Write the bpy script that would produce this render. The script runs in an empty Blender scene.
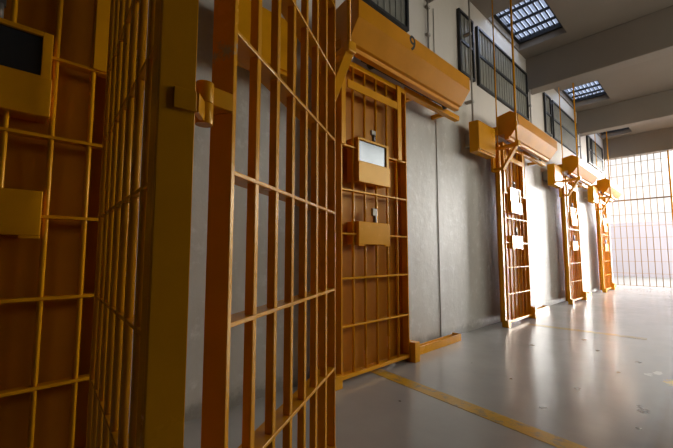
import bpy, bmesh, math, random
from mathutils import Vector, Matrix
random.seed(7)
SC = bpy.context.scene
COL = SC.collection
PI = math.pi
WX = -1.90            # face of the cell wall
SKY_N, SKY_E, SKY_S = .50, 10.5, 9.0     # sky brightness up the corridor, and towards the sunny side
Y0, PITCH = 1.60, 2.765   # first door edge, distance from cell to cell
CEIL = 4.0

# ------------------------------------------------------------------ materials
def new_mat(name):
    m = bpy.data.materials.new(name); m.use_nodes = True
    nt = m.node_tree; nt.nodes.clear()
    out = nt.nodes.new('ShaderNodeOutputMaterial')
    b = nt.nodes.new('ShaderNodeBsdfPrincipled')
    nt.links.new(b.outputs[0], out.inputs[0])
    return m, nt, b

def N(nt, t, **kw):
    n = nt.nodes.new(t)
    for k, v in kw.items():
        if k in n.inputs: n.inputs[k].default_value = v
        else: setattr(n, k, v)
    return n

def pos(nt, scale=(1, 1, 1)):
    g = N(nt, 'ShaderNodeNewGeometry')
    mp = N(nt, 'ShaderNodeMapping'); mp.inputs['Scale'].default_value = scale
    nt.links.new(g.outputs['Position'], mp.inputs[0])
    return mp.outputs[0]

def noise(nt, vec, scale, detail=5, rough=.6):
    n = N(nt, 'ShaderNodeTexNoise'); n.inputs['Scale'].default_value = scale
    n.inputs['Detail'].default_value = detail; n.inputs['Roughness'].default_value = rough
    nt.links.new(vec, n.inputs['Vector']); return n.outputs[0]

def ramp(nt, fac, stops):
    r = N(nt, 'ShaderNodeValToRGB'); e = r.color_ramp.elements
    while len(e) < len(stops): e.new(.5)
    for el, (p, c) in zip(e, stops):
        el.position = p; el.color = (c, c, c, 1) if isinstance(c, (int, float)) else tuple(c) + (1,)
    nt.links.new(fac, r.inputs[0]); return r.outputs[0]

def mixc(nt, fac, a, b, mode='MIX'):
    m = N(nt, 'ShaderNodeMix', data_type='RGBA', blend_type=mode)
    for sock, v in ((m.inputs[0], fac), (m.inputs[6], a), (m.inputs[7], b)):
        if isinstance(v, (int, float)): sock.default_value = v
        elif isinstance(v, tuple): sock.default_value = v + (1,) if len(v) == 3 else v
        else: nt.links.new(v, sock)
    return m.outputs[2]

def mth(nt, op, a, b=0.0, clamp=False):
    m = N(nt, 'ShaderNodeMath', operation=op, use_clamp=clamp)
    for i, v in ((0, a), (1, b)):
        if isinstance(v, (int, float)): m.inputs[i].default_value = v
        else: nt.links.new(v, m.inputs[i])
    return m.outputs[0]

def bump(nt, b, h, strength=.2, dist=.01):
    bp = N(nt, 'ShaderNodeBump'); bp.inputs['Strength'].default_value = strength
    bp.inputs['Distance'].default_value = dist
    nt.links.new(h, bp.inputs['Height']); nt.links.new(bp.outputs[0], b.inputs['Normal'])

def plain(name, col, rough=.5, metal=0, spec=.5, var=.15, nscale=9, bmp=0):
    m, nt, b = new_mat(name)
    v = pos(nt)
    n = noise(nt, v, nscale)
    c = mixc(nt, n, tuple(x * (1 - var) for x in col), tuple(min(1, x * (1 + var)) for x in col))
    nt.links.new(c, b.inputs['Base Color'])
    b.inputs['Roughness'].default_value = rough; b.inputs['Metallic'].default_value = metal
    b.inputs['Specular IOR Level'].default_value = spec
    if bmp: bump(nt, b, noise(nt, v, 60), bmp, .004)
    return m

def enamel(name, col, rough=.3, chips=True):
    m, nt, b = new_mat(name)
    v = pos(nt)
    n1 = noise(nt, v, 3.5, 6); n2 = noise(nt, v, 38, 4, .7)
    c = mixc(nt, ramp(nt, n1, [(.3, 0.0), (.72, 1.0)]), tuple(x * .8 for x in col), col)
    if chips:   # small worn spots down to the dark steel
        c = mixc(nt, ramp(nt, n2, [(.74, 0.0), (.78, 1.0)]), c, (.10, .045, .012))
    nt.links.new(c, b.inputs['Base Color'])
    r = mth(nt, 'ADD', mth(nt, 'MULTIPLY', n1, .18), rough - .06)
    nt.links.new(r, b.inputs['Roughness'])
    b.inputs['Specular IOR Level'].default_value = .5
    b.inputs['Specular Tint'].default_value = (1, .62, .14, 1)
    bump(nt, b, noise(nt, v, 26, 3), .10, .004)
    return m

M = {}
M['orange'] = enamel('orange_enamel', (.80, .34, .006), .22)
M['ochre'] = enamel('dull_ochre_enamel', (.26, .15, .06), .45, False)  # end gate's orange paint, dulled to put the backlight glare into its colour
M['plate'] = enamel('orange_plate_enamel', (.50, .17, .007), .34)
M['cover'] = enamel('cover_enamel', (.72, .28, .007), .30)
M['black'] = plain('black_paint', (.012, .012, .013), .45)
M['dark'] = plain('dark_steel', (.03, .03, .03), .5, .3)
M['steel'] = plain('worn_steel', (.22, .20, .17), .5, .7)
M['conduit'] = plain('conduit_paint', (.40, .37, .32), .5)
M['ceiling'] = plain('ceiling_paint', (.22, .187, .155), .75, var=.08, nscale=2.0, bmp=.05)
M['beam'] = plain('beam_paint', (.22, .187, .155), .7, var=.08, nscale=2.5, bmp=.05)
M['screen'] = plain('screen_mesh', (.20, .19, .15), .55, var=.25, nscale=14)
M['yard'] = plain('yard_concrete', (.13, .128, .126), .8, var=.05, nscale=1.5)
M['yardwall'] = plain('yard_wall_paint', (.25, .232, .255), .8, var=.03, nscale=1.0)
M['plain_wall'] = plain('side_wall_paint', (.22, .20, .17), .6, var=.08, nscale=2.0)

def worn_enamel():
    m = M['orange'].copy(); m.name = 'orange_enamel_worn_to_steel'; nt = m.node_tree
    b = nt.nodes['Principled BSDF']
    src = b.inputs['Base Color'].links[0].from_socket
    v = pos(nt); sep = N(nt, 'ShaderNodeSeparateXYZ'); nt.links.new(v, sep.inputs[0])
    d = mth(nt, 'ABSOLUTE', mth(nt, 'SUBTRACT', sep.outputs[2], 1.27))
    zone = mth(nt, 'MULTIPLY', mth(nt, 'SUBTRACT', .085, d), 12, True)
    k = ramp(nt, mth(nt, 'MULTIPLY', noise(nt, v, 45, 6, .7), zone), [(.40, 0.0), (.55, 1.0)])
    nt.links.new(mixc(nt, k, src, (.42, .40, .36)), b.inputs['Base Color'])
    return m
M['worn'] = worn_enamel()

def wall_material():
    m, nt, b = new_mat('cell_wall_paint')
    v = pos(nt); vs = pos(nt, (1, 1, .35))
    sep = N(nt, 'ShaderNodeSeparateXYZ'); nt.links.new(v, sep.inputs[0])
    n1 = noise(nt, vs, 2.2, 8, .65); n2 = noise(nt, v, 11, 6, .7)
    grey = mixc(nt, ramp(nt, n1, [(.3, 0.0), (.7, 1.0)]), (.44, .42, .385), (.63, .61, .57))
    grey = mixc(nt, ramp(nt, n2, [(.54, 0.0), (.72, .8)]), grey, (.72, .71, .69))
    white = mixc(nt, n1, (.58, .53, .46), (.68, .63, .55))
    edge = mth(nt, 'ADD', sep.outputs[2], mth(nt, 'MULTIPLY', n2, .02))
    upper = mth(nt, 'MULTIPLY', mth(nt, 'SUBTRACT', edge, 2.30), 60, True)
    c = mixc(nt, upper, grey, white)
    # grime along the foot of the wall
    foot = mth(nt, 'MULTIPLY', mth(nt, 'SUBTRACT', mth(nt, 'MULTIPLY', n2, .22), sep.outputs[2]), 14, True)
    c = mixc(nt, mth(nt, 'MULTIPLY', foot, .6), c, (.16, .14, .12))
    nt.links.new(c, b.inputs['Base Color'])
    r = ramp(nt, n1, [(.25, .30), (.75, .50)])
    r2 = mth(nt, 'ADD', r, mth(nt, 'MULTIPLY', upper, .25))
    nt.links.new(r2, b.inputs['Roughness'])
    b.inputs['Specular IOR Level'].default_value = .5
    bump(nt, b, mth(nt, 'ADD', n1, mth(nt, 'MULTIPLY', n2, .6)), .35, .016)
    return m
M['wall'] = wall_material()

def floor_material():
    m, nt, b = new_mat('sealed_concrete')
    v = pos(nt)
    sep = N(nt, 'ShaderNodeSeparateXYZ'); nt.links.new(v, sep.inputs[0])
    X, Y = sep.outputs[0], sep.outputs[1]
    n1 = noise(nt, v, 1.3, 7, .6); n2 = noise(nt, v, 7, 7, .7); n3 = noise(nt, v, 30, 4, .6)
    c = mixc(nt, ramp(nt, n1, [(.3, 0.0), (.7, 1.0)]), (.35, .35, .348), (.44, .44, .436))
    c = mixc(nt, ramp(nt, n2, [(.55, 0.0), (.75, .5)]), c, (.40, .39, .375))
    # brownish tinted band along the middle of the corridor
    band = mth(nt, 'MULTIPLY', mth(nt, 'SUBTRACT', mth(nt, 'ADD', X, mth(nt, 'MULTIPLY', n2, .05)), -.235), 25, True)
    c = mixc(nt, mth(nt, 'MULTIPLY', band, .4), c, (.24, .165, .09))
    # faint old yellow line further down
    def strip(y, w, amount, col, c):
        d = mth(nt, 'ABSOLUTE', mth(nt, 'SUBTRACT', Y, y))
        s = mth(nt, 'MULTIPLY', mth(nt, 'SUBTRACT', w, d), 60, True)
        s = mth(nt, 'MULTIPLY', s, ramp(nt, n2, [(.35, 0.0), (.6, amount)]))
        return mixc(nt, s, c, col)
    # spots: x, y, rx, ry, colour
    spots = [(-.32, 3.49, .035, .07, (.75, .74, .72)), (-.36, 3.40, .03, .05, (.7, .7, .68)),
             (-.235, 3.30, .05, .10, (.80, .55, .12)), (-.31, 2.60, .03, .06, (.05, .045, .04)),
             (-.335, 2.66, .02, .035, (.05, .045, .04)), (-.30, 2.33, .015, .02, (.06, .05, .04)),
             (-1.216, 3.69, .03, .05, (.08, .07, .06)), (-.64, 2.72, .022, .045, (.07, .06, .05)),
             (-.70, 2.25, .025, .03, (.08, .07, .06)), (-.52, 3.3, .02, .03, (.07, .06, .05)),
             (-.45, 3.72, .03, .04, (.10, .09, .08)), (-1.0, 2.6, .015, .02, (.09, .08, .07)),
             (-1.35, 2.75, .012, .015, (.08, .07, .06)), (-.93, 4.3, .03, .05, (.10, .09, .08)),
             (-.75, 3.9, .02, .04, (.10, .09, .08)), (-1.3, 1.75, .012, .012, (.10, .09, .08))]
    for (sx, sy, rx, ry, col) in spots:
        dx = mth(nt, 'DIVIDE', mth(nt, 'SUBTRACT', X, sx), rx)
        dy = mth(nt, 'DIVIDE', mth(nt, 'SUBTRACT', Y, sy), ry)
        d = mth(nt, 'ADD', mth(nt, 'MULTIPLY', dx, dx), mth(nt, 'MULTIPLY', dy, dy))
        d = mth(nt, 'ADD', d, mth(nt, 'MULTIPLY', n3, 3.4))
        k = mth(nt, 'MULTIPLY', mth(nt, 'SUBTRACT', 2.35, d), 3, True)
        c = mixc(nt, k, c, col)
    nt.links.new(c, b.inputs['Base Color'])
    r = ramp(nt, n2, [(.25, .13), (.75, .27)])
    nt.links.new(r, b.inputs['Roughness'])
    b.inputs['Specular IOR Level'].default_value = .6
    bump(nt, b, mth(nt, 'ADD', n1, mth(nt, 'MULTIPLY', n2, .35)), .10, .01)
    return m
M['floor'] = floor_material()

def line_material():
    m, nt, b = new_mat('worn_yellow_paint')
    v = pos(nt); n = noise(nt, v, 16, 6, .7)
    c = mixc(nt, ramp(nt, n, [(.36, 0.0), (.5, 1.0)]), (.30, .24, .14), (.62, .36, .02))
    nt.links.new(c, b.inputs['Base Color']); b.inputs['Roughness'].default_value = .3
    return m
M['line'] = line_material()
def faint_line_material():
    m, nt, b = new_mat('faded_yellow_paint')
    v = pos(nt); n = noise(nt, v, 16, 6, .7)
    c = mixc(nt, ramp(nt, n, [(.36, 0.0), (.6, 1.0)]), (.30, .29, .26), (.48, .36, .16))
    nt.links.new(c, b.inputs['Base Color']); b.inputs['Roughness'].default_value = .25
    return m
M['faint'] = faint_line_material()

def glass_material(name, tint, gloss=.12):
    m = bpy.data.materials.new(name); m.use_nodes = True
    nt = m.node_tree; nt.nodes.clear()
    out = nt.nodes.new('ShaderNodeOutputMaterial')
    t = nt.nodes.new('ShaderNodeBsdfTransparent')
    v = pos(nt); n = noise(nt, v, 5, 5)
    c = mixc(nt, n, tuple(x * .85 for x in tint), tuple(min(1, x * 1.15) for x in tint))
    nt.links.new(c, t.inputs[0])
    g = nt.nodes.new('ShaderNodeBsdfGlossy'); g.inputs['Roughness'].default_value = .08
    mx = nt.nodes.new('ShaderNodeMixShader'); mx.inputs[0].default_value = gloss
    nt.links.new(t.outputs[0], mx.inputs[1]); nt.links.new(g.outputs[0], mx.inputs[2])
    nt.links.new(mx.outputs[0], out.inputs[0])
    return m
M['skyglass'] = glass_material('dirty_roof_glazing', (.56, .62, .74), .05)
M['winglass'] = glass_material('window_glass', (.42, .42, .40), .06)  # glazing of the added fill window, tinted to set its strength
def pane_material():
    m, nt, b = new_mat('scratched_viewing_pane')
    v = pos(nt); n = noise(nt, v, 20, 4)
    c = mixc(nt, n, (.10, .112, .13), (.14, .152, .17))
    nt.links.new(c, b.inputs['Base Color'])
    b.inputs['Roughness'].default_value = .16; b.inputs['Metallic'].default_value = .85
    return m
M['pane'] = pane_material()

# ------------------------------------------------------------------ mesh helpers
class MB:
    def __init__(s): s.bm = bmesh.new()
    def box(s, x0, x1, y0, y1, z0, z1):
        vs = [s.bm.verts.new((x, y, z)) for z in (z0, z1) for y in (y0, y1) for x in (x0, x1)]
        for f in ((0, 2, 3, 1), (4, 5, 7, 6), (0, 1, 5, 4), (2, 6, 7, 3), (0, 4, 6, 2), (1, 3, 7, 5)):
            s.bm.faces.new([vs[i] for i in f])
        return s
    def beam(s, p, q, w, h, up=(0, 0, 1)):          # rectangular bar from p to q
        p, q = Vector(p), Vector(q); d = (q - p).normalized(); u = Vector(up)
        if abs(d.dot(u)) > .98: u = Vector((0, 1, 0))
        a = d.cross(u).normalized(); c = a.cross(d).normalized()
        vs = [s.bm.verts.new(e + a * i * w / 2 + c * j * h / 2) for e in (p, q) for j in (-1, 1) for i in (-1, 1)]
        for f in ((0, 2, 3, 1), (4, 5, 7, 6), (0, 1, 5, 4), (2, 6, 7, 3), (0, 4, 6, 2), (1, 3, 7, 5)):
            s.bm.faces.new([vs[i] for i in f])
        return s
    def rod(s, p, q, r, n=12):
        p, q = Vector(p), Vector(q); d = (q - p).normalized()
        u = Vector((0, 0, 1)) if abs(d.z) < .9 else Vector((0, 1, 0))
        a = d.cross(u).normalized(); c = d.cross(a).normalized()
        r1 = [s.bm.verts.new(p + (a * math.cos(2 * PI * i / n) + c * math.sin(2 * PI * i / n)) * r) for i in range(n)]
        r2 = [s.bm.verts.new(q + (a * math.cos(2 * PI * i / n) + c * math.sin(2 * PI * i / n)) * r) for i in range(n)]
        for i in range(n):
            f = s.bm.faces.new([r1[i], r1[(i + 1) % n], r2[(i + 1) % n], r2[i]]); f.smooth = True
        s.bm.faces.new(r1[::-1]); s.bm.faces.new(r2)
        return s
    def prism(s, prof, y0, y1):                     # (x, z) outline swept along y
        a = [s.bm.verts.new((x, y0, z)) for x, z in prof]; b = [s.bm.verts.new((x, y1, z)) for x, z in prof]
        n = len(prof)
        for i in range(n): s.bm.faces.new([a[i], b[i], b[(i + 1) % n], a[(i + 1) % n]])
        s.bm.faces.new(a[::-1]); s.bm.faces.new(b)
        return s
    def build(s, name, mat, parent=None, bevel=0):
        bmesh.ops.recalc_face_normals(s.bm, faces=s.bm.faces)
        me = bpy.data.meshes.new(name); s.bm.to_mesh(me); s.bm.free()
        me.materials.append(mat)
        o = bpy.data.objects.new(name, me); COL.objects.link(o)
        if parent: o.parent = parent
        if bevel:
            md = o.modifiers.new('bevel', 'BEVEL'); md.width = bevel; md.segments = 2
            md.limit_method = 'ANGLE'; md.angle_limit = math.radians(40)
        return o

def tag(o, label=None, cat=None, group=None, kind=None):
    if label: o['label'] = label
    if cat: o['category'] = cat
    if group: o['group'] = group
    if kind: o['kind'] = kind
    return o
def empty(name, loc, rz=0):
    o = bpy.data.objects.new(name, None); COL.objects.link(o)
    o.location = loc; o.rotation_euler = (0, 0, rz); o.empty_display_size = .1
    return o
def copy_tree(o, parent=None):
    c = o.copy(); COL.objects.link(c)
    if parent: c.parent = parent
    for ch in list(o.children): copy_tree(ch, c)
    return c
def struct(mb, name, mat, label, cat, bevel=0):
    return tag(mb.build(name, mat, None, bevel), label, cat, kind='structure')

# ------------------------------------------------------------------ setting
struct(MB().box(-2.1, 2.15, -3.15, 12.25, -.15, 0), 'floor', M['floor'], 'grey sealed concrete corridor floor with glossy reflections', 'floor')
struct(MB().box(WX - .2, WX, -3.15, 12.25, 0, 4.3), 'wall_left', M['wall'], 'grey and off-white painted cell wall behind the orange doors', 'wall')
# right wall, pierced by an out-of-view window added for fill light
RX = 1.95
wr = MB(); fill_openings = [(3.7, 8.6, 1.9, 3.5)]
e = -3.15
for a, b_, z0, z1 in fill_openings:
    wr.box(RX, RX + .2, e, a, 0, 4.3).box(RX, RX + .2, a, b_, 0, z0).box(RX, RX + .2, a, b_, z1, 4.3); e = b_
wr.box(RX, RX + .2, e, 12.25, 0, 4.3)
struct(wr, 'wall_right', M['plain_wall'], 'plain beige painted wall on the right side of the corridor', 'wall')
struct(MB().box(WX, RX, -3.15, -3.0, 0, 4.3), 'wall_back', M['plain_wall'], 'plain beige painted wall closing the corridor behind', 'wall')
n_win = 0
def next_window():
    global n_win; n_win += 1
    return 'window_%d' % n_win
for i, (a, b_, RZ0, RZ1) in enumerate(fill_openings):
    fr = MB(); t = .05
    fr.box(RX + .05, RX + .12, a, b_, RZ0, RZ0 + t).box(RX + .05, RX + .12, a, b_, RZ1 - t, RZ1)
    for yy in (a, (a + b_) / 2 - t / 2, b_ - t): fr.box(RX + .05, RX + .12, yy, yy + t, RZ0 + t, RZ1 - t)
    w = struct(fr, next_window(), M['black'], ['long black framed high window in the right wall', 'black framed high window in the right wall by the end gate'][i], 'window')
    MB().box(RX + .08, RX + .086, a + t, b_ - t, RZ0 + t, RZ1 - t).build('pane', M['winglass'], w)

# ceiling, pierced by rooflights beside the cell wall
SKX0, SKX1 = -1.88, -1.24
SKY = [(1.45, 2.57), (4.60, 5.72), (7.75, 8.87), (10.35, 11.8)]
ce = MB(); CT = CEIL + .1
ce.box(WX, SKX0, -3.15, 12.25, CEIL, CT).box(SKX1, RX, -3.15, 12.25, CEIL, CT)
e = -3.15
for a, b_ in SKY + [(12.25, 12.25)]:
    ce.box(SKX0, SKX1, e, a, CEIL, CT); e = b_
struct(ce, 'ceiling', M['ceiling'], 'beige painted concrete ceiling pierced by barred rooflights', 'ceiling')
sk_names = ['over the door with the cover marked 9', 'large in view at the top, above the second door cover', 'middle one, above the third door cover', 'smallest, nearest the end gate']
for (a, b_), nm in zip(SKY, sk_names):
    fr = MB(); t = .045; z0, z1 = CT, CT + .07
    fr.box(SKX0 - .03, SKX0 + t, a - .03, b_ + .03, z0, z1).box(SKX1 - t, SKX1 + .03, a - .03, b_ + .03, z0, z1)
    fr.box(SKX0 + t, SKX1 - t, a - .03, a + t, z0, z1).box(SKX0 + t, SKX1 - t, b_ - t, b_ + .03, z0, z1)
    w = struct(fr, next_window(), M['black'], 'barred rooflight in the ceiling, ' + nm, 'rooflight')
    cb = MB()
    for k in range(1, 4):
        y = a + (b_ - a) * k / 4; cb.box(SKX0 + t, SKX1 - t, y - .010, y + .010, z0 + .01, z0 + .045)
    cb.build('crossbar', M['black'], w)
    lb = MB(); nb = 10
    for k in range(1, nb):
        x = SKX0 + (SKX1 - SKX0) * k / nb; lb.box(x - .0095, x + .0095, a + t, b_ - t, z0 + .046, z0 + .066)
    lb.build('grille', M['dark'], w)
    MB().box(SKX0 - .02, SKX1 + .02, a - .02, b_ + .02, z1 + .001, z1 + .009).build('pane', M['skyglass'], w)

# ceiling beams
for i, (a, b_, zb) in enumerate([(2.90, 3.15, 3.47), (6.05, 6.29, 3.47), (9.22, 9.47, 3.50), (12.02, 12.25, 3.45), (-.25, 0, 3.47)]):
    struct(MB().box(WX, RX, a, b_, zb, CEIL), 'trim_%d' % (i + 1), M['beam'],
           ['beige concrete beam across the ceiling nearest the cover marked 9', 'dark beige beam crossing the ceiling before the middle rooflight',
            'beige beam crossing the ceiling beyond the middle rooflight', 'beige concrete lintel above the end gate', 'beige concrete beam overhead behind the open gates'][i], 'beam', .012)
# high screened windows in the cell wall
def wall_window(ya, yb, z0, z1, lab):
    t = .026; fr = MB(); x0, x1 = WX, WX + .035
    fr.box(x0, x1, ya, yb, z0, z0 + t).box(x0, x1, ya, yb, z1 - t, z1)
    fr.box(x0, x1, ya, ya + t, z0 + t, z1 - t).box(x0, x1, yb - t, yb, z0 + t, z1 - t)
    w = struct(fr, next_window(), M['black'], lab, 'window')
    zm = z0 + (z1 - z0) * .52
    MB().box(x0, x1 - .004, ya + t, yb - t, zm - .018, zm + .018).build('transom', M['black'], w)
    for za, zb in ((z0 + t, zm - .018), (zm + .018, z1 - t)):
        p = MB(); p.box(x0, x0 + .012, ya + t, yb - t, za, zb)
        k = ya + t + .05
        while k < yb - t - .02:
            p.box(x0 + .012, x0 + .018, k, k + .018, za, zb); k += .085
        p.build('pane', M['screen'], w)
wall_window(.95, 2.74, 2.97, 3.70, 'dark screened window high on the wall above the cover marked 9')
wall_window(3.76, 4.13, 2.95, 3.72, 'narrow dark screened window left of the conduit above the small orange box')
wall_window(4.24, 6.00, 2.95, 3.72, 'wide dark screened window above the second door cover')
wall_window(6.86, 7.22, 2.98, 3.70, 'narrow dark screened window left of the third door rods')
wall_window(7.32, 9.05, 2.98, 3.70, 'wide dark screened window above the third door cover')
wall_window(10.0, 10.34, 3.0, 3.68, 'narrow dark screened window left of the farthest door rods')
wall_window(10.44, 11.7, 3.0, 3.68, 'dark screened window high above the farthest door cover')

# outside
struct(MB().box(-14, 14, 12.25, 40, -.15, -.005), 'ground', M['yard'], 'bright concrete yard outside beyond the end gate', 'ground')
struct(MB().box(-9, .9, 17.6, 17.9, -.005, 2.05), 'wall_yard', M['yardwall'], 'pale lavender yard wall seen through the end gate', 'wall')

# ------------------------------------------------------------------ sliding cell door
def make_door():
    r = empty('sliding_cell_door', (WX, Y0, 0))
    W0, W1 = .06, .82; XB = .185
    for y, d in ((W0, 1), (W1, -1)):
        MB().box(.15, .205, min(y, y + d * .012), max(y, y + d * .012), .03, 2.22).build('stile', M['orange'], r, .0015)
    for y in (.193, .317, .445, .575, .695):
        MB().rod((.187, y, .05), (.187, y, 2.20), .0095, 14).build('bar', M['orange'], r)
    for z in (.37, .687, .988, 1.29, 1.60):
        MB().box(.16, .204, W0 + .012, W1 - .012, z - .006, z + .006).build('rail', M['orange'], r, .0015)
    MB().box(.15, .205, W0 + .012, W1 - .012, .035, .062).build('rail', M['orange'], r, .002)
    MB().box(.15, .205, W0 + .012, W1 - .012, 2.185, 2.225).build('rail', M['orange'], r, .002)
    MB().box(.206, .214, W0 + .06, .69, 2.015, 2.075).build('flat_brace', M['orange'], r, .002)
    MB().box(.206, .216, .055, .095, 1.60, 2.225).build('hanger', M['orange'], r, .002)
    MB().box(.206, .216, .69, .74, 1.60, 2.225).build('hanger', M['orange'], r, .002)
    MB().box(.105, .111, W0 + .002, W1 - .002, .04, 2.22).build('back_plate', M['plate'], r)
    for y in (W0, W1 - .012):   # edges tying the plate to the frame
        MB().box(.111, .150, y, y + .012, .04, 2.22).build('edge_strip', M['plate'], r)
    # upper hatch: viewing slot over a flap
    a, b_, z0, z1 = .212, .560, 1.362, 1.680
    h = MB()
    h.box(.111, .222, a, a + .014, z0, z1).box(.111, .222, b_ - .03, b_, z0, z1)
    h.box(.111, .222, a + .014, b_ - .03, z1 - .018, z1).box(.111, .222, a + .014, b_ - .03, z0, z0 + .012)
    h.box(.111, .222, a + .014, b_ - .03, 1.495, 1.510)
    H = h.build('hatch', M['orange'], r, .002)
    MB().box(.2065, .2105, a + .014, b_ - .03, 1.510, z1 - .018).build('viewing_pane', M['pane'], H)
    MB().box(.205, .232, a - .004, b_ + .004, z0 - .006, 1.502).build('flap', M['orange'], H, .003)
    MB().rod((.20, .405, z1), (.20, .405, z1 + .06), .014).box(.192, .208, (.377), .423, z1 + .055, z1 + .09).build('latch', M['steel'], H)
    # lower food hatch
    z0, z1 = .905, 1.078
    h = MB().box(.111, .225, a, b_, z0 + .012, z1)
    h.box(.213, .225, a, a + .06, z0, z0 + .012).box(.213, .225, b_ - .06, b_, z0, z0 + .012)
    H = h.build('food_hatch', M['orange'], r, .003)
    MB().rod((.205, .405, z1), (.205, .405, z1 + .055), .015).box(.195, .215, (.375), .425, z1 + .05, z1 + .105).build('latch', M['steel'], H, .004)
    return r

def make_post():
    r = empty('door_post', (WX, Y0, 0))
    MB().box(.16, .20, -.035, .015, 0, 2.17).box(0, .16, -.02, .0, 2.05, 2.12).build('upright', M['orange'], r, .003)
    MB().box(.20, .235, -.045, .045, 0, .085).build('foot', M['orange'], r, .003)
    return r

PROF = [(.17, 2.53), (.33, 2.565), (.42, 2.505), (.42, 2.38), (.33, 2.258), (.305, 2.252), (.305, 2.225), (.255, 2.225), (.255, 2.30), (.17, 2.30)]
def make_cover():
    r = empty('door_track_cover', (WX, Y0, 0))
    MB().prism(PROF, .01, 1.55).build('housing', M['cover'], r, .004)
    w = MB()
    for y in (.35, 1.42):
        w.rod((.235, y, 2.262), (.215, y, 2.262), .037, 16)
    w.box(.172, .215, .3, 1.46, 2.286, 2.299)
    w.build('roller', M['black'], r)
    for y in (.15, 1.40):
        MB().box(.001, .17, y, y + .05, 2.36, 2.46).build('wall_bracket', M['cover'], r, .003)
    return r

def make_guide():
    r = empty('guide_rail', (WX, Y0, 0))
    MB().box(.135, .19, .835, 1.78, 2.215, 2.225).box(.18, .19, .835, 1.78, 2.225, 2.265).box(.135, .145, .835, 1.78, 2.225, 2.265).build('channel', M['orange'], r, .002)
    MB().box(0, .135, 1.0, 1.04, 2.226, 2.262).build('wall_bracket', M['orange'], r)
    MB().box(0, .135, 1.55, 1.59, 2.226, 2.262).build('wall_bracket', M['orange'], r)
    return r

def make_trough():
    r = empty('floor_guide', (WX, Y0, 0))
    MB().box(.055, .25, .826, .895, 0, .155).build('stop_block', M['orange'], r, .004)
    MB().box(.135, .147, .90, 1.77, 0, .068).box(.045, .135, .90, 1.77, 0, .010).box(.045, .057, .90, 1.77, .01, .05).box(.057, .135, 1.758, 1.77, .01, .068).build('trough', M['orange'], r, .002)
    return r

def make_lever():
    r = empty('release_lever', (WX, Y0, 0))
    y = -.085
    MB().beam((.20, y, 2.10), (.53, y, 2.115), .05, .035).build('arm', M['orange'], r, .002)
    MB().beam((.53, y, 2.10), (.325, y, 1.845), .07, .03).build('strut', M['orange'], r, .002)
    MB().beam((.195, y, 1.855), (.34, y, 1.855), .05, .03).build('arm', M['orange'], r, .002)
    MB().box(.165, .20, y - .03, -.036, 1.83, 2.14).build('side_plate', M['orange'], r, .002)
    MB().box(.515, .57, y - .035, y + .035, 2.085, 2.155).build('tip_block', M['orange'], r, .008)
    MB().rod((.53, y, 2.13), (.53, y, CEIL), .014).build('control_rod', M['orange'], r)
    MB().rod((.26, y, 2.10), (.26, y, CEIL), .009).build('control_rod', M['orange'], r)
    MB().rod((.18, y - .03, 2.03), (.18, -.15, 2.03), .010).build('link_bar', M['orange'], r)
    return r

def make_control_box():
    r = empty('control_box', (WX, Y0, 0))
    MB().box(.10, .20, -.595, -.15, 1.945, 2.295).build('body', M['orange'], r, .004)
    MB().box(.20, .212, -.59, -.155, 1.97, 2.29).build('cover_plate', M['orange'], r, .003)
    MB().box(.0005, .10, -.50, -.44, 2.05, 2.2).build('standoff', M['conduit'], r)
    MB().box(.0005, .10, -.30, -.24, 2.05, 2.2).build('standoff', M['conduit'], r)
    return r

protos = dict(door=make_door(), post=make_post(), cover=make_cover(), guide=make_guide(), trough=make_trough(), lever=make_lever(), box=make_control_box())
LAB = {
 'door': (['orange barred cell door with a blue-grey viewing slot, under the cover marked 9',
           'second orange barred cell door, just beyond the small square orange wall box',
           'third orange barred cell door down the corridor, between two white-lit wall stretches',
           'farthest and smallest orange barred cell door, beside the end gate'], 'cell door', 'barred sliding cell doors'),
 'post': (['orange post at the left edge of the door under the cover marked 9',
           'orange post with wide dark side at the left of the second cell door',
           'narrow orange post at the left of the third cell door',
           'thin orange post at the left of the farthest cell door'], 'door post', 'orange door posts'),
 'cover': (['long orange door track cover painted with a black 9',
            'track cover above the second door with a white-gleaming underside and dark six-sided end',
            'track cover above the third door, rounded brown end facing out',
            'smallest track cover above the farthest door by the end gate'], 'track cover', 'covers over the door tracks'),
 'guide': (['orange guide rail running right from the door beneath the cover marked 9',
            'guide rail beneath the white-gleaming second track cover',
            'guide rail beneath the third track cover',
            'short-looking guide rail beneath the farthest track cover'], 'guide rail', 'upper guide rails'),
 'trough': (['orange floor guide with stop block at the wall foot, largest and nearest',
             'pale-lit floor guide to the right of the second cell door',
             'small floor guide to the right of the third cell door',
             'tiny floor guide at the wall foot beside the end gate'], 'floor guide', 'floor guides along the wall'),
 'lever': (['orange lever bracket with rods at the left end of the cover marked 9',
            'triangular orange bracket with two tall rods at the second door cover',
            'triangular orange bracket with rods at the third door cover',
            'smallest triangular orange bracket with rods, at the farthest door cover'], 'release lever', 'door release levers'),
 'box': (['orange wall box seen through the bars of the open gate',
          'square orange wall box with a conduit, left of the second cell door',
          'small orange wall box left of the third door cover',
          'smallest orange wall box left of the farthest door cover'], 'wall box', 'orange control boxes on the wall'),
}
for key, src in protos.items():
    labs, cat, grp = LAB[key]
    for k in range(4):
        o = src if k == 0 else copy_tree(src)
        o.location = (WX, Y0 + PITCH * k, 0)
        if key == 'lever' and k == 0: o.scale.x = .80
        if key == 'box' and k: o.location.z = .035
        if key == 'box' and k == 0: o.location.y -= .17; o.location.z = -.03
        tag(o, labs[k], cat, grp)
t8 = copy_tree(protos['trough']); t8.location = (WX, Y0 - PITCH, 0)
tag(t8, 'shadowed orange floor guide beneath the open cell door at far left', 'floor guide', 'floor guides along the wall')
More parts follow.
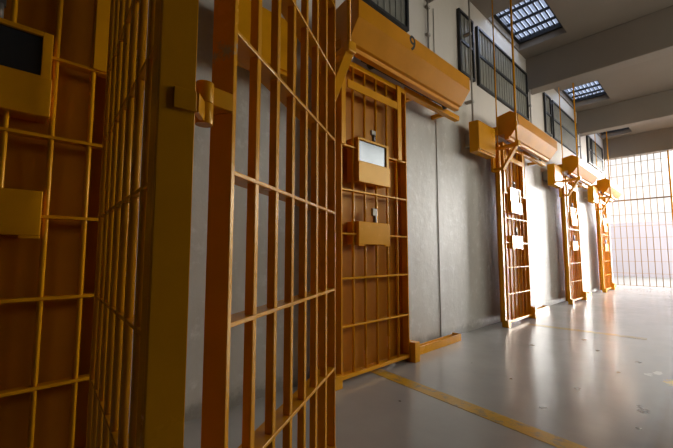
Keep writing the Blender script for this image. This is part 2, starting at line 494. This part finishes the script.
# the neighbouring door, slid open
d8 = copy_tree(protos['door']); d8.location = (WX, Y0 - 2.045, 0)
tag(d8, 'shadowed barred cell door at far left, behind the nearest gate, with a black slot', 'cell door', 'barred sliding cell doors')

# the painted number
def text_mesh(body, size):
    cu = bpy.data.curves.new('t', 'FONT'); cu.body = body; cu.size = size
    cu.align_x = 'CENTER'; cu.align_y = 'CENTER'; cu.extrude = .0008; cu.offset = .0015
    to = bpy.data.objects.new('t', cu); COL.objects.link(to)
    dg = bpy.context.evaluated_depsgraph_get(); dg.update()
    me = bpy.data.meshes.new_from_object(to.evaluated_get(dg))
    bpy.data.objects.remove(to); return me
me = text_mesh('9', .168); me.name = 'painted_number'; me.materials.clear(); me.materials.append(M['black'])
num = bpy.data.objects.new('painted_number', me); COL.objects.link(num); num.parent = protos['cover']
num.rotation_euler = (PI / 2, 0, PI / 2); num.location = (.4206, .615, 2.444)
num['label'] = 'black painted number 9'

# ------------------------------------------------------------------ conduits on the wall
def conduit(x, y, z0, z1, r, clips, lab, joint=None):
    t = empty('wall_conduit', (x, y, z0))
    MB().rod((0, 0, 0), (0, 0, z1 - z0), r).build('pipe', M['conduit'], t)
    for c in clips:
        MB().box(WX - x, r + .004, -r - .012, r + .012, c - z0 - .014, c - z0 + .014).build('clip', M['conduit'], t, .002)
    return tag(t, lab, 'conduit', 'thin conduits on the cell wall')
conduit(WX + .08, 3.92, 2.295, 3.98, .011, (2.62, 3.45), 'pale thin conduit rising from the square orange wall box between dark windows')
conduit(WX + .02, 3.10, 2.40, 3.46, .011, (2.75, 3.10, 3.40), 'thin conduit with clips just right of the 9, left of the dark wall joint')
conduit(WX + .005, 3.235, 0, 3.46, .004, (), 'thin dark cable running down the grey wall right of the 9')
conduit(WX + .05, 6.02, 2.6, 3.46, .012, (2.8, 3.2), 'thin conduit on the wall behind the second door cover')
conduit(WX + .05, 9.15, 2.6, 3.49, .012, (2.8, 3.2), 'thin conduit on the wall behind the third door cover')

# ------------------------------------------------------------------ floor lines
ln = MB(); p, q = Vector((-1.76, 2.07, .0008)), Vector((1.9, 1.555, .0008))
tag(ln.beam(p, q, .105, .0014).build('painted_floor_line', M['line']), 'yellow painted line crossing the floor in front of the nearest closed door', 'floor line')
tag(MB().beam((-1.6, 4.74, .0008), (-.5, 4.78, .0008), .10, .0014).build('painted_floor_line', M['faint']), 'faint worn yellow line across the glossy floor near the second door', 'floor line')

# ------------------------------------------------------------------ end gate
g = empty('end_gate', (0, 12.0, 0))
x = -1.768; k = 0
while x < RX - .03:
    MB().rod((x, 0, .03), (x, 0, 3.43), .008, 8).build('bar', M['ochre'], g); x += .128
for z in (.04, .355, .66, .965, 1.27, 1.575, 1.88, 2.59, 2.92, 3.25):
    MB().box(-1.88, RX, -.008, .008, z - .004, z + .004).build('rail', M['ochre'], g)
MB().box(-1.88, RX, -.02, .02, 2.25, 2.28).build('rail', M['ochre'], g)
MB().box(-1.895, -1.875, -.02, .02, 0, 3.45).build('stile', M['ochre'], g)
MB().box(RX - .03, RX, -.025, .025, 0, 3.45).build('stile', M['orange'], g)
MB().box(-.62, -.585, -.02, .02, .0, 3.43).build('stile', M['orange'], g)
tag(g, 'tall barred gate across the bright far end of the corridor', 'gate')

# ------------------------------------------------------------------ hinged gates in the foreground
def make_gate(loc, ang, length, bars, zs, top, round_bars):
    """local +x runs along the gate from its near stile; local y is its depth"""
    r = empty('barred_gate', loc, ang)
    MB().box(-.007, .007, *((-.023, .036) if round_bars else (-.036, .016)), .0, top).build('stile', M['orange'], r, .0015)
    if round_bars: MB().box(.007, .050, .029, .036, .0, top).build('stile_flange', M['orange'], r, .0015)
    if round_bars: MB().rod((length, .0, 0), (length, .0, top), .013).build('stile', M['orange'], r)
    else: MB().box(length - .005, length + .005, -.036, .036, .0, top).build('stile', M['orange'], r, .0015)
    for b_ in bars:
        if round_bars: MB().rod((b_, .0, zs[0]), (b_, .0, top - .005), .0105, 14).build('bar', M['orange'], r)
        else: MB().box(b_ - .010, b_ + .010, -.033, -.011, zs[0], top - .005).build('bar', M['orange'], r, .003)
    for z in zs:
        y0, y1 = (-.021, .008) if round_bars else (-.036, .020)
        MB().box(.005, length - .005, y0, y1, z - .005, z + .005).build('rail', M['orange'], r, .0015)
    return r
cA, sA = math.cos(math.radians(46.346)), math.sin(math.radians(46.346))
def cam_ground(beta, rho):                       # bearing from the lens axis and distance over the floor
    rr, ff = rho * math.sin(math.radians(beta)), rho * math.cos(math.radians(beta))
    return (rr * cA - ff * sA, rr * sA + ff * cA)
ZS = (.11, .405, .71, 1.015, 1.317, 1.60, 1.90)
gx, gy = cam_ground(-24.3, .65)
gl = make_gate((gx, gy, 0), math.radians(90 + 85.6), 1.0, [.1245 * i for i in range(1, 8)], [z - .02 for z in ZS], 2.15, True)
tag(gl, 'nearest barred gate, in shadow at left, running back to the wall', 'gate', 'open barred gates in the foreground')
hx, hy = cam_ground(-17.8, .76)
ga = math.radians(90 + 46.346 - 14.9)
fx, fy = hx + .75 * math.cos(ga), hy + .75 * math.sin(ga)
hx, hy = cam_ground(-18.7, .76)
GL = math.hypot(fx - hx, fy - hy)
gr = make_gate((hx, hy, 0), math.atan2(fy - hy, fx - hx), GL, [GL / 7 * i for i in range(1, 7)], ZS, 2.15, False)
tag(gr, 'open barred gate in the middle foreground with bright orange bar edges', 'gate', 'open barred gates in the foreground')
for ch in gr.children:
    if ch.name.startswith('stile') and abs(ch.data.vertices[0].co.x) < .05: ch.data.materials[0] = M['worn']
# hinge between the two gates: knuckles halfway, one leaf on each stile
bpy.context.view_layer.update()
kx, ky = cam_ground(-20.9, .70)
for zz in (1.132, .22, 1.88):
    for gate, za, zb in ((gl, zz - .04, zz), (gr, zz + .001, zz + .041)):
        inv = gate.matrix_world.inverted()
        kp = inv @ Vector((kx, ky, 0))
        near = Vector((-.010, (.036 if gate is gl else .016) if kp.y > 0 else (-.023 if gate is gl else -.036), 0))
        b_ = MB()
        b_.rod((kp.x, kp.y, za), (kp.x, kp.y, zb), .0165, 16)
        zc = (za + zb) / 2
        b_.beam((kp.x, kp.y, zc), (near.x, near.y, zc), .010, .036)
        sgn = 1 if kp.y > 0 else -1
        b_.box(-.0135, -.007, min(near.y, -sgn * .014), max(near.y, -sgn * .014), zc - .018, zc + .018)
        b_.build('hinge', M['orange'], gate, .001)

# ------------------------------------------------------------------ light
w = bpy.data.worlds.new('overcast_sky'); SC.world = w; w.use_nodes = True
nt = w.node_tree; bg = nt.nodes['Background']
tc = nt.nodes.new('ShaderNodeTexCoord'); vm = nt.nodes.new('ShaderNodeVectorMath'); vm.operation = 'DOT_PRODUCT'
nt.links.new(tc.outputs['Generated'], vm.inputs[0])
vm.inputs[1].default_value = Vector((math.sin(math.radians(32)), math.cos(math.radians(32)), .2)).normalized()
mr = nt.nodes.new('ShaderNodeMapRange'); mr.interpolation_type = 'SMOOTHSTEP'
mr.inputs[1].default_value = .815; mr.inputs[2].default_value = .93
mr.inputs[3].default_value = SKY_N; mr.inputs[4].default_value = SKY_E
nt.links.new(vm.outputs['Value'], mr.inputs[0]); sx = nt.nodes.new('ShaderNodeSeparateXYZ'); nt.links.new(tc.outputs['Generated'], sx.inputs[0])
m2 = nt.nodes.new('ShaderNodeMapRange'); m2.interpolation_type = 'SMOOTHSTEP'
m2.inputs[1].default_value = .08; m2.inputs[2].default_value = .7
m2.inputs[3].default_value = 0; m2.inputs[4].default_value = SKY_S
nt.links.new(sx.outputs[0], m2.inputs[0])
nt.links.new(mth(nt, 'ADD', mr.outputs[0], m2.outputs[0]), bg.inputs[1])
bg.inputs[0].default_value = (1.0, .97, .93, 1)
def portal(name, loc, rot, sx, sy):
    l = bpy.data.lights.new(name, 'AREA'); l.shape = 'RECTANGLE'; l.size = sx; l.size_y = sy
    l.cycles.is_portal = True
    o = bpy.data.objects.new(name, l); COL.objects.link(o); o.location = loc; o.rotation_euler = rot
portal('portal_end', (.1, 12.3, 1.75), (-PI / 2, 0, 0), 3.8, 3.5)
for i, (a, b_, RZ0, RZ1) in enumerate(fill_openings):
    portal('portal_side', (RX + .25, (a + b_) / 2, (RZ0 + RZ1) / 2), (0, PI / 2, 0), RZ1 - RZ0, b_ - a)
for a, b_ in SKY:
    portal('portal_roof', ((SKX0 + SKX1) / 2, (a + b_) / 2, CT + .12), (0, 0, 0), SKX1 - SKX0, b_ - a)

# ------------------------------------------------------------------ camera
cd = bpy.data.cameras.new('camera'); cd.sensor_width = 36; cd.lens = 357 / 673 * 36; cd.clip_start = .01
cam = bpy.data.objects.new('camera', cd); COL.objects.link(cam)
cam.location = (0, 0, .85); cam.rotation_euler = (PI / 2 + math.radians(4.803), 0, math.radians(46.346))
SC.camera = cam
SC.view_settings.view_transform = 'Standard'; SC.view_settings.look = 'None'
SC.view_settings.gamma = 1; SC.view_settings.use_curve_mapping = False
SC.view_settings.exposure = 1.22
SC.cycles.use_denoising = True
SC.cycles.max_bounces = 10; SC.cycles.diffuse_bounces = 6; SC.cycles.transparent_max_bounces = 12
SC.cycles.sample_clamp_indirect = 6
